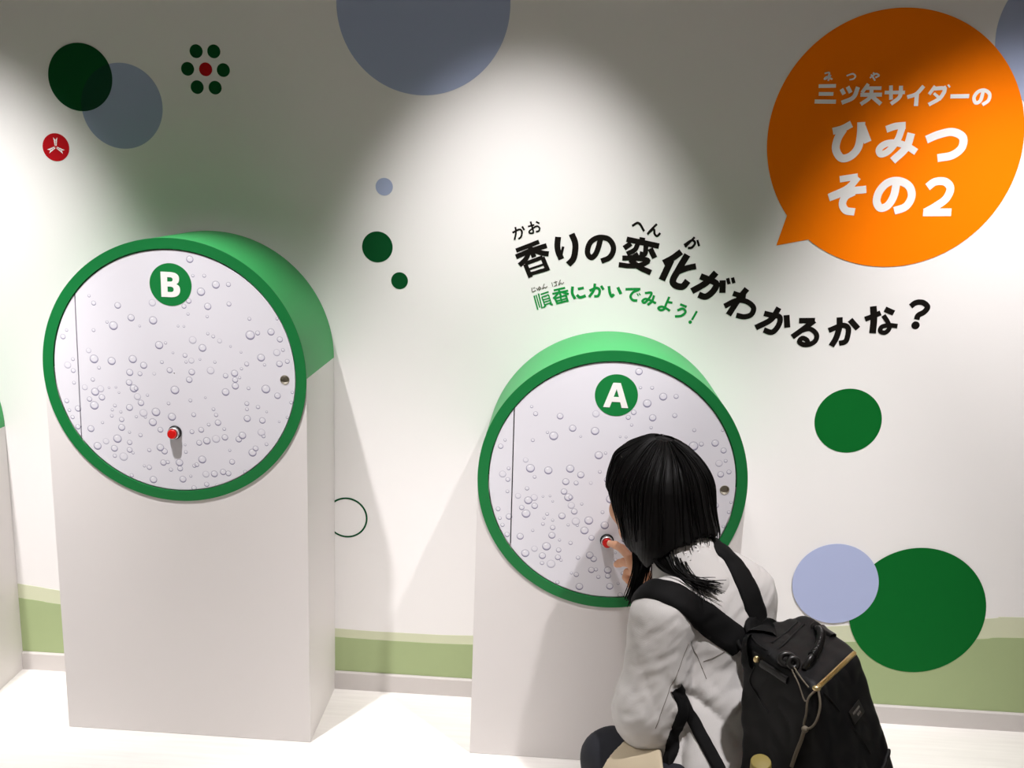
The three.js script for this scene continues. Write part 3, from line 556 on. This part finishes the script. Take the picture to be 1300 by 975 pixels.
// hair: a bob over the skull, falling to the collar, with a fringe and a long lock in front of the left shoulder
const hairCore = join(0.045,
  ellipsoid(onHead(0, 0.058, -0.012), [0.081, 0.092, 0.095], faceQ),
  capsule([0.262, 0.80, 0.485], [0.276, 0.705, 0.548], 0.078, 0.060),
  capsule([0.24, 0.79, 0.50], [0.236, 0.69, 0.545], 0.074, 0.048),
  capsule([0.19, 0.79, 0.465], [0.203, 0.69, 0.49], 0.055, 0.034),
  capsule([0.168, 0.79, 0.435], [0.180, 0.69, 0.455], 0.032, 0.024),
  capsule([0.268, 0.775, 0.475], [0.303, 0.715, 0.515], 0.058, 0.050));
const fringe = join(0.03, capsule([...onHead(0.045, 0.09, 0.04)], [...onHead(0.043, 0.032, 0.080)], 0.028, 0.010), capsule([...onHead(-0.0, 0.095, 0.05)], [...onHead(-0.0, 0.03, 0.091)], 0.028, 0.010), capsule([...onHead(-0.045, 0.085, 0.055)], [...onHead(-0.045, 0.032, 0.083)], 0.03, 0.012));
const faceCut = ellipsoid(onHead(-0.008, -0.065, 0.118), [0.062, 0.098, 0.082], faceQ);
const hairBase = (x, y, z) => smin(smax(hairCore(x, y, z), -faceCut(x, y, z), 0.02), fringe(x, y, z), 0.02);
const crown = onHead(0.0, 0.15, -0.03);
const hairField = (x, y, z) => {
  let d = hairBase(x, y, z); if (d > 0.03 || d < -0.03) return d;
  const a = Math.atan2(z - crown[2], x - crown[0]); // strand grooves run down from the crown
  const free = y < 0.76 ? Math.max(0.016 - jacketField(x, y, z), 0.009 - collarField(x, y, z)) : -1;   // it lies on the collar, not in it
  return smax(d + 0.0022 * noise.noise(a * 9, y * 5, 1.3) + 0.0013 * noise.noise(a * 24, y * 9, 4.1), free, 0.004);
};
// jacket
const folds = (x, y, z) => {
  // creases: fine crumples, and long pulls that run from the armpit down across the back
  const u = (x - 0.27) * 0.75 + (y - 0.50) * 0.66, v = (y - 0.50) * 0.75 - (x - 0.27) * 0.66;
  const long = (1 - 2 * Math.abs(Math.sin(u * 44 + 2.6 * noise.noise(x * 7, y * 7, z * 7)))) * Math.exp(-((y - 0.42) ** 2) / 0.014) * (x > 0.25 ? 1 : 0.3);
  const crumple = noise.noise(x * 16, y * 11, z * 16 + 2) * 0.6 + (1 - 2 * Math.abs(noise.noise(x * 22 + 5, y * 26, z * 22))) * 0.35;
  return 0.0065 * long + 0.0038 * crumple + 0.0024 * noise.noise(v * 70, u * 22, 3);
};
const jacketCore = join(0.05, capsule([0.30, 0.625, 0.565], [0.335, 0.525, 0.585], 0.070, 0.110), capsule([0.335, 0.525, 0.585], [0.35, 0.41, 0.63], 0.110, 0.108), capsule([0.35, 0.41, 0.63], [0.35, 0.255, 0.745], 0.108, 0.155), capsule([0.255, 0.60, 0.64], [0.405, 0.595, 0.545], 0.060, 0.066), capsule([0.335, 0.655, 0.54], [0.405, 0.595, 0.545], 0.058, 0.066));
const sleeveL = join(0.05, capsule([0.226, 0.594, 0.682], [0.222, 0.411, 0.71], 0.066, 0.070), capsule([0.224, 0.411, 0.71], [0.242, 0.348, 0.722], 0.066, 0.040), capsule([0.222, 0.40, 0.69], [0.228, 0.50, 0.49], 0.064, 0.045));
const sleeveR = join(0.04, capsule([0.405, 0.595, 0.545], J.re, 0.066, 0.06), capsule(J.re, [0.43, 0.405, 0.42], 0.058, 0.042));
const cuffCut = (x, y, z) => (x - 0.228) * 0.0 + (0.49 - z) * 0.78 + (y - 0.505) * 0.62;        // opens the left cuff
const neckHole = capsule([0.262, 0.735, 0.52], [0.29, 0.665, 0.585], 0.062, 0.060);
const jacketField = (x, y, z) => {
  let d = smin(jacketCore(x, y, z), sleeveR(x, y, z), 0.03);
  d = smin(d, smax(sleeveL(x, y, z), cuffCut(x, y, z) - 0.012, 0.01), y > 0.53 ? 0.008 + (y - 0.53) * 0.35 : 0.008);
  if (Math.abs(d) < 0.03) d += folds(x, y, z);
  d = smax(d, 0.245 - y, 0.01);
  return d;
};
const collarField = (() => { const o = capsule([0.275, 0.70, 0.525], [0.305, 0.62, 0.575], 0.066, 0.089), i = capsule([0.268, 0.72, 0.515], [0.305, 0.62, 0.575], 0.059, 0.074);
  return (x, y, z) => { const t = (x - 0.29) * 0.12 + (y - 0.716) * -0.83 + (z - 0.545) * 0.5; return smax(smax(o(x, y, z), -i(x, y, z), 0.004), -t - 0.004, 0.006) + 0.0015 * noise.noise(x * 30, y * 30, z * 30); }; })();
{
  const g = skinOf(hairField, [0.06, 0.60, 0.30], [0.42, 0.98, 0.68], 0.0044), locks = [];
  // loose locks that follow the surface down from the crown
  for (let k = 0; k < 150; k++) {
    const a = rnd() * Math.PI * 2, pts = [], drop = 0.20 + 0.07 * rnd(), w = rnd() * 6, off = 0.0005 + 0.002 * rnd();
    let p = V(crown[0] + 0.022 * Math.cos(a), crown[1], crown[2] + 0.022 * Math.sin(a));
    for (let i = 0; i < 26; i++) {
      for (let r = 0; r < 3; r++) { const d = hairBase(p.x, p.y, p.z); if (Math.abs(d) > 0.06) break; p.addScaledVector(gradient(hairBase, p, 0.004), off - d); }
      if (i > 4 && (jacketField(p.x, p.y, p.z) < 0.004 || collarField(p.x, p.y, p.z) < 0.003)) break;
      pts.push(p.clone());
      const N = gradient(hairBase, p, 0.004), down = V(0.35 * Math.cos(a), -1, 0.35 * Math.sin(a)); down.addScaledVector(N, -down.dot(N)).normalize();
      const side = V(0, 0, 0).crossVectors(N, down); p = p.clone().addScaledVector(down, drop / 25).addScaledVector(side, 0.0006 * Math.sin(i * 0.5 + w));
      if (N.y < -0.55) break;
    }
    if (pts.length > 6) locks.push(tube(pts, 0.0012 + 0.0016 * rnd(), 22, 5, (t) => 0.25 + 0.75 * Math.sin(Math.PI * Math.min(1, t * 0.8 + 0.15))));
  }
  const clear = (v) => { for (let i = 0; i < 4; i++) { const d = jacketField(v.x, v.y, v.z); if (d < 0.006) v.addScaledVector(gradient(jacketField, v, 0.004), 0.006 - d); const c = collarField(v.x, v.y, v.z); if (c < 0.006) v.z += 0.006 - c; } return v; };
  const lock = (pts, r, n, spread) => { for (let k = 0; k < n; k++) { const o = V(rnd() - 0.5, (rnd() - 0.5) * 0.4, rnd() - 0.5).multiplyScalar(spread), e = V(rnd() - 0.5, rnd() - 0.5, rnd() - 0.5).multiplyScalar(spread * 1.1); locks.push(tube(pts.map((q, i) => clear(V(...q).addScaledVector(o, 1).addScaledVector(e, i / (pts.length - 1)))), r * (0.6 + 0.6 * rnd()), 18, 5, (t) => 1.05 - t * 0.85)); } };
  lock([[0.175, 0.76, 0.47], [0.186, 0.69, 0.485], [0.194, 0.635, 0.505], [0.186, 0.60, 0.53], [0.178, 0.575, 0.545]], 0.0046, 44, 0.019);   // long lock, front left
  lock([[0.205, 0.70, 0.51], [0.208, 0.65, 0.53], [0.2, 0.625, 0.56]], 0.0045, 18, 0.02);
  lock([[0.245, 0.71, 0.57], [0.262, 0.678, 0.615], [0.292, 0.662, 0.65], [0.325, 0.655, 0.655]], 0.0026, 26, 0.028);  // ends swept over the collar
  lock([[0.212, 0.705, 0.555], [0.238, 0.68, 0.595], [0.28, 0.663, 0.645], [0.335, 0.664, 0.655]], 0.003, 24, 0.022);
  lock([[0.26, 0.71, 0.57], [0.272, 0.68, 0.615], [0.287, 0.65, 0.655], [0.305, 0.622, 0.69]], 0.0018, 10, 0.022);
  part('hair', [g, ...locks], M.hair, person, 'straight black hair to the collar');
}
{
  const jk = part('jacket', skinOf(jacketField, [0.10, 0.22, 0.36], [0.60, 0.78, 1.02], 0.0075), M.jacket, person, 'light grey woven jacket');
  part('collar', skinOf(collarField, [0.16, 0.58, 0.42], [0.40, 0.78, 0.72], 0.005), M.jacket, jk);
  const seam = (pts) => { const q = pts.map((p) => slide(jacketField, V(...p), toward(V(...p)))); const c = new THREE.CatmullRomCurve3(q).getPoints(60).map((p) => { const d = jacketField(p.x, p.y, p.z); return p.addScaledVector(gradient(jacketField, p), 0.0003 - d); }); return tube(c, 0.0008, 80, 5); };
  for (const q of [[[0.2797, 0.5651, 0.72], [0.2651, 0.5095, 0.72], [0.2435, 0.4387, 0.72], [0.2273, 0.3759, 0.72]], [[0.2855, 0.5706, 0.72], [0.3041, 0.5293, 0.72], [0.3209, 0.4926, 0.72]], [[0.3118, 0.5298, 0.72], [0.3341, 0.5415, 0.72], [0.3546, 0.5565, 0.72]]]) part('seam', seam(q), M.seam, jk);
}
// trousers, coat tail over the left thigh, shoes
const legs = join(0.03, capsule(J.lh, J.lk, 0.08, 0.062), capsule(J.lk, J.la, 0.060, 0.048), capsule(J.rh, J.rk, 0.088, 0.062), capsule(J.rk, J.ra, 0.060, 0.048), capsule(J.lh, J.rh, 0.085, 0.085));
part('trousers', skinOf((x, y, z) => legs(x, y, z) + 0.003 * noise.noise(x * 18, y * 18, z * 18), [0.04, 0.02, 0.38], [0.58, 0.42, 1.0], 0.009), M.trousers, person, 'dark navy trousers');
{
  const over = capsule([0.285, 0.275, 0.82], [0.150, 0.262, 0.665], 0.112, 0.076);
  part('coat_tail', skinOf((x, y, z) => { const t = (x - 0.178) * 0.62 + (y - 0.28) * -0.15 + (z - 0.70) * 0.75; return smax(smax(smax(over(x, y, z) + 0.004 * noise.noise(x * 20, y * 14, z * 20), -t, 0.006), 0.20 - y, 0.01), x - 0.235, 0.01); }, [0.05, 0.18, 0.55], [0.42, 0.42, 0.96], 0.0075), M.tail, person, 'coat tail lying over the left thigh, colour warmed as by floor light');
  for (const [a, s] of [[J.la, -1], [J.ra, 1]]) {
    const f = join(0.02, capsule([a[0], 0.045, a[2] + 0.01], [a[0] - 0.04, 0.032, a[2] - 0.14], 0.04, 0.031), capsule([a[0], 0.05, a[2]], [a[0], 0.09, a[2]], 0.042, 0.042));
    part('shoe', skinOf((x, y, z) => smax(f(x, y, z), 0.001 - y, 0.004), [a[0] - 0.12, -0.006, a[2] - 0.2], [a[0] + 0.07, 0.15, a[2] + 0.08], 0.007), M.shoe, person);
  }
}

// ---------------------------------------------------------------- backpack
const nylonBump = noiseTexture(256, (x, y) => 110 + 50 * (((x >> 1) + (y >> 1)) & 1) + 20 * rnd());
M.nylon = new THREE.MeshPhysicalMaterial({ color: 0x060608, specularIntensity: 0.45, roughness: 0.55, bumpMap: nylonBump, bumpScale: 0.0003 });
M.webbing = new THREE.MeshPhysicalMaterial({ color: 0x060607, specularIntensity: 0.4, roughness: 0.75, bumpMap: weave, bumpScale: 0.0006 });
M.leather = std({ color: 0x131212, roughness: 0.36 }); M.gold = std({ color: 0xe6d09a, roughness: 0.34, metalness: 1 }); M.cord = std({ color: 0x6d6455, roughness: 0.7 }); M.tan = std({ color: 0x8f7f3c, roughness: 0.6 });
const bag = thing('backpack', 'black nylon backpack with gold zips on the back of the crouching woman', 'backpack', [0.47, 0.3, 0.86]);
const B = {topL: [0.3695, 0.6319, 0.8], topR: [0.4987, 0.6385, 0.7], zipL: [0.4615, 0.6221, 0.96], zipR: [0.5749, 0.6205, 0.82], botR: [0.6781, 0.3171, 0.92], botL: [0.3783, 0.2555, 0.89], botF: [0.5204, 0.3478, 1.04], botB: [0.6474, 0.2097, 0.73], lo: [0.33, 0.17, 0.66], hi: [0.718, 0.678, 1.08], strapL: [[0.1935, 0.6731, 0.7], [0.2341, 0.6689, 0.7], [0.286, 0.6368, 0.7], [0.3439, 0.5914, 0.7], [0.3902, 0.5586, 0.7], [0.4053, 0.5459, 0.7]], strapR: [[0.3311, 0.7404, 0.62], [0.3669, 0.7117, 0.62], [0.3982, 0.6636, 0.62], [0.4221, 0.6111, 0.62], [0.4367, 0.5733, 0.62], [0.4437, 0.5489, 0.62]], lowA: [[0.2499, 0.5162, 0.8], [0.2642, 0.4839, 0.8], [0.2616, 0.4367, 0.8], [0.2484, 0.3677, 0.8], [0.2392, 0.324, 0.8]], lowB: [[0.2499, 0.5162, 0.8], [0.2701, 0.486, 0.8], [0.3019, 0.4227, 0.8], [0.3403, 0.3574, 0.8], [0.3582, 0.3243, 0.8]], zip: [[0.4864, 0.5895, 0.9], [0.5023, 0.6091, 0.9], [0.5218, 0.6334, 0.9], [0.5423, 0.6591, 0.9]], zip2: [[0.6122, 0.4205, 0.9], [0.6202, 0.4483, 0.9], [0.6228, 0.4739, 0.9]], slider: [0.4676, 0.6123, 0.95], ring: [[0.4691, 0.6109, 0.95], [0.4598, 0.5967, 0.95], [0.4588, 0.5664, 0.95], [0.4587, 0.5406, 0.95], [0.4671, 0.5381, 0.95], [0.4751, 0.5524, 0.95], [0.476, 0.5828, 0.95], [0.4708, 0.608, 0.95]], knot: [0.4605, 0.5361, 0.95], pullTail: [[0.4593, 0.5345, 0.95], [0.4547, 0.5127, 0.95], [0.4488, 0.4891, 0.95], [0.4446, 0.4624, 0.95]], cordA: [[0.4305, 0.6391, 0.93], [0.4474, 0.6191, 0.93], [0.4627, 0.602, 0.93]], cordB: [[0.4297, 0.633, 0.93], [0.4456, 0.6099, 0.93], [0.4611, 0.5775, 0.93], [0.4666, 0.5901, 0.93]], sideZip: [0.3767, 0.6359, 0.9], tab: [[0.3815, 0.6286, 0.9], [0.402, 0.6161, 0.9], [0.4241, 0.6022, 0.9], [0.4315, 0.5981, 0.9]], stop: [0.4214, 0.6436, 0.92], stop2: [0.433, 0.6368, 0.92], handle: [[0.484, 0.6786, 0.85], [0.4933, 0.6559, 0.85], [0.4909, 0.6245, 0.85], [0.4804, 0.6018, 0.85], [0.4712, 0.5948, 0.85]], hstrap: [[0.4936, 0.6808, 0.85], [0.5059, 0.6707, 0.85], [0.5179, 0.6637, 0.85]], patch: [0.5494, 0.5562, 0.92], patchR: [0.5709, 0.5628, 0.9], ridges: [[[0.4636, 0.685, 0.85], [0.4473, 0.6638, 0.85], [0.4258, 0.6374, 0.85], [0.4047, 0.6188, 0.85]], [[0.4507, 0.6873, 0.85], [0.433, 0.666, 0.85], [0.4095, 0.6442, 0.85]], [[0.4817, 0.6057, 0.95], [0.4966, 0.5918, 0.95], [0.5121, 0.5732, 0.95]], [[0.5439, 0.5311, 0.92], [0.5645, 0.5062, 0.92], [0.5843, 0.4779, 0.92]], [[0.3709, 0.6232, 0.9], [0.3653, 0.592, 0.9], [0.3784, 0.5697, 0.9], [0.4028, 0.5323, 0.9]], [[0.3574, 0.6818, 0.9], [0.3727, 0.6646, 0.9], [0.3903, 0.6536, 0.9]]], bottle: [0.3777, 0.4901, 0.985], bottleUp: [-0.12, 0.9, 0.25]};
function roundedHull(points, r) {
  const hull = new ConvexHull().setFromPoints(points), planes = [];
  for (const f of hull.faces) { const n = f.normal, c = f.constant; if (!planes.some((p) => p.n.dot(n) > 0.9995 && Math.abs(p.c - c) < 0.002)) planes.push({ n: n.clone(), c }); }
  return (x, y, z) => { let d = -9; for (const p of planes) d = smax(d, p.n.x * x + p.n.y * y + p.n.z * z - p.c, r); return d; };
}
const bagHull = roundedHull([B.topL, B.topR, B.zipL, B.zipR, B.botR, B.botL, B.botF, B.botB].map((p) => V(...p)), 0.02);
const bagField = (x, y, z) => { const d = bagHull(x, y, z) - 0.008; return Math.abs(d) < 0.03 ? d + 0.0035 * noise.noise(x * 14, y * 14, z * 14) + 0.0022 * (1 - 2 * Math.abs(noise.noise(x * 24, y * 20, z * 24))) : d; };
const onBag = (p, lift = 0) => { const v = V(...p), q = slide(bagField, v, toward(v)); return q.addScaledVector(gradient(bagField, q, 0.004), lift); };
{
  part('main_body', skinOf(bagField, B.lo, B.hi, 0.006), M.nylon, bag);
  const both = (x, y, z) => smin(jacketField(x, y, z), bagField(x, y, z), 0.06);
  const lay = (pts) => pts.map((p) => slide(both, V(...p), toward(V(...p))));
  const strapL = lay(B.strapL), strapR = lay(B.strapR);
  // the straps go on over the shoulders and down the front, under the arms
  const fore = (pts) => pts.map((p) => { const v = V(...p); for (let i = 0; i < 6; i++) v.addScaledVector(gradient(jacketField, v, 0.004), -jacketField(v.x, v.y, v.z)); return v; });
  part('shoulder_strap', band(both, [...fore([[0.182, 0.57, 0.615], [0.184, 0.615, 0.622]]), ...strapL], 0.062, 0.0045, 0.002, 60), M.webbing, bag, 'left shoulder strap');
  part('shoulder_strap', band(both, [...fore([[0.345, 0.62, 0.47], [0.34, 0.69, 0.49]]), ...strapR], (t) => 0.044 + 0.01 * t, 0.0045, 0.002, 60), M.webbing, bag, 'right shoulder strap');
  part('lower_strap', band(both, lay(B.lowA), 0.026, 0.003, 0.003, 30), M.webbing, bag);
  part('lower_strap', band(both, lay(B.lowB), 0.025, 0.003, 0.003, 30), M.webbing, bag);
  // gold zip along the top of the front pocket, its slider and pull cord
  const zipPts = B.zip.map((p) => onBag(p, 0.0005));
  const zp = part('zip', band(bagField, zipPts, 0.009, 0.0016, 0.001, 40), M.gold, bag, 'gold zip along the front pocket');
  const zc = new THREE.CatmullRomCurve3(zipPts), teeth = [];
  for (let i = 0; i < 46; i++) { const p = zc.getPointAt((i + 0.5) / 46), N = gradient(bagField, p); teeth.push(new THREE.BoxGeometry(0.0012, 0.0055, 0.0016).applyQuaternion(new THREE.Quaternion().setFromRotationMatrix(new THREE.Matrix4().lookAt(N, V(0, 0, 0), zc.getTangentAt((i + 0.5) / 46).cross(N)))).translate(...p.addScaledVector(N, 0.0028).toArray())); }
  part('zip_teeth', teeth, M.gold, zp);
  part('zip_piping', band(bagField, B.zip2.map((p) => onBag(p, 0.0005)), 0.008, 0.003, 0.001, 30), M.nylon, bag);
  const sl = onBag(B.slider, 0.005);
  part('zip_slider', new THREE.SphereGeometry(0.0062, 16, 12).scale(1.2, 0.8, 0.9).translate(...sl.toArray()), M.gold, bag);
  part('pull_ring', tube(B.ring.map((p) => onBag(p, 0.006)), 0.0021, 50, 8), M.cord, bag, 'looped braided pull cord');
  part('pull_knot', new THREE.IcosahedronGeometry(0.0062, 2).translate(...onBag(B.knot, 0.006).toArray()), M.cord, bag);
  part('pull_tail', tube(B.pullTail.map((p) => onBag(p, 0.006)), 0.0036, 30, 8), M.cord, bag);
  for (const c of [B.cordA, B.cordB]) part('drawcord', tube(c.map((p) => onBag(p, 0.005)), 0.0013, 30, 6), M.cord, bag);
  // side zip end and leather tab, cord leather, grab handle, label patch
  const s2 = onBag(B.sideZip, 0.005); part('side_zip_slider', new THREE.SphereGeometry(0.0058, 16, 12).scale(1, 1.2, 0.8).translate(...s2.toArray()), M.gold, bag);
  part('leather_tab', band(bagField, B.tab.map((p) => onBag(p)), 0.014, 0.003, 0.001, 24), M.leather, bag);
  part('cord_stop', [new THREE.TorusGeometry(0.012, 0.006, 12, 28).scale(1, 0.8, 1).rotateX(-0.5).translate(...onBag(B.stop, 0.007).toArray()), new THREE.TorusGeometry(0.008, 0.005, 12, 24).rotateX(-0.5).translate(...onBag(B.stop2, 0.008).toArray())], M.leather, bag);
  const hp = B.handle.map((p, i) => onBag(p, i === 0 || i === B.handle.length - 1 ? 0.002 : 0.016)), hd = part('grab_handle', tube(hp, 0.0062, 60, 10, (t) => 0.8 + 0.25 * Math.sin(Math.PI * t)), M.leather, bag, 'braided black leather handle'), hc = new THREE.CatmullRomCurve3(hp, false, 'centripetal');
  const wraps = []; for (let i = 6; i < 34; i++) { const p = hc.getPointAt(i / 40), t = hc.getTangentAt(i / 40); wraps.push(new THREE.TorusGeometry(0.0068, 0.0014, 6, 16).applyQuaternion(new THREE.Quaternion().setFromUnitVectors(V(0, 0, 1), t)).translate(...p.toArray())); }
  part('wrapping', wraps, M.leather, hd);
  part('handle_end', [new THREE.CylinderGeometry(0.009, 0.009, 0.004, 20).rotateX(1.1).translate(...onBag(B.handle[0], 0.003).toArray())], M.leather, bag);
  part('handle_strap', band(bagField, B.hstrap.map((p) => onBag(p)), 0.016, 0.004, 0.002, 20), M.leather, bag);
  // open side pocket that holds the bottle
  const bu = V(...B.bottleUp).normalize(), bp = (t) => V(...B.bottle).addScaledVector(bu, t).toArray(), outer = capsule(bp(-0.07), bp(-0.185), 0.032, 0.034), inner = capsule(bp(0.05), bp(-0.165), 0.0285, 0.0285);
  const rim = V(...bp(-0.075)), pocket = (x, y, z) => smax(smax(smin(outer(x, y, z), bagField(x, y, z) - 0.001, 0.03), outer(x, y, z) - 0.02, 0.004), Math.max(-inner(x, y, z), (x - rim.x) * bu.x + (y - rim.y) * bu.y + (z - rim.z) * bu.z), 0.003);
  const pl = bp(-0.13); part('side_pocket', skinOf(pocket, [pl[0] - 0.1, pl[1] - 0.14, pl[2] - 0.1], [pl[0] + 0.1, pl[1] + 0.12, pl[2] + 0.1], 0.005), M.nylon, bag);
  // patch with two short stamped rows
  const pc = onBag(B.patch, 0), N = gradient(bagField, pc, 0.01), U = V(...B.patchR).sub(V(...B.patch)); U.addScaledVector(N, -U.dot(N)).normalize(); const W = V(0, 0, 0).crossVectors(N, U), basis = new THREE.Matrix4().makeBasis(U, W, N);
  const pq = part('label_patch', new RoundedBoxGeometry(0.045, 0.024, 0.0022, 2, 0.001).applyMatrix4(basis).translate(...pc.clone().addScaledVector(N, 0.0022).toArray()), M.leather, bag), marks = [];
  for (const [row, xs, wd] of [[0.0035, [-0.012, -0.008, -0.004, 0.0005, 0.0045, 0.0085, 0.0125], 0.0022], [-0.0045, [-0.001, 0.0035, 0.0085], 0.0028]]) for (const x of xs) marks.push(new THREE.BoxGeometry(wd, 0.004, 0.0002).translate(x, row, 0.0034));
  part('stamped_mark', marks.map((m) => m.applyMatrix4(basis).translate(...pc.toArray())), std({ color: 0x77736c, roughness: 0.5 }), pq);
  part('seam_ridge', B.ridges.map((r) => tube(r.map((p) => onBag(p, -0.0005)), 0.0022, 40, 6)), M.nylon, bag);
}
{
  const c = thing('bottle', 'olive tan capped cylinder standing in the side pocket of the black backpack', 'bottle', B.bottle);
  const up = V(...B.bottleUp).normalize(), q = new THREE.Quaternion().setFromUnitVectors(V(0, 1, 0), up);
  const lathe = (pts) => new THREE.LatheGeometry(pts.map(([r, y]) => new THREE.Vector2(r, y)), 36).applyQuaternion(q).translate(...B.bottle);
  part('cap', lathe([[0.0, 0.0], [0.0155, -0.0005], [0.0175, -0.003], [0.018, -0.012], [0.019, -0.03], [0.019, -0.045]].reverse()), M.tan, c);
  part('flask', lathe([[0.0, -0.19], [0.024, -0.19], [0.026, -0.185], [0.026, -0.06], [0.0205, -0.045], [0, -0.045]]), M.blackPlastic, c);
}
renderer.render(scene, camera);
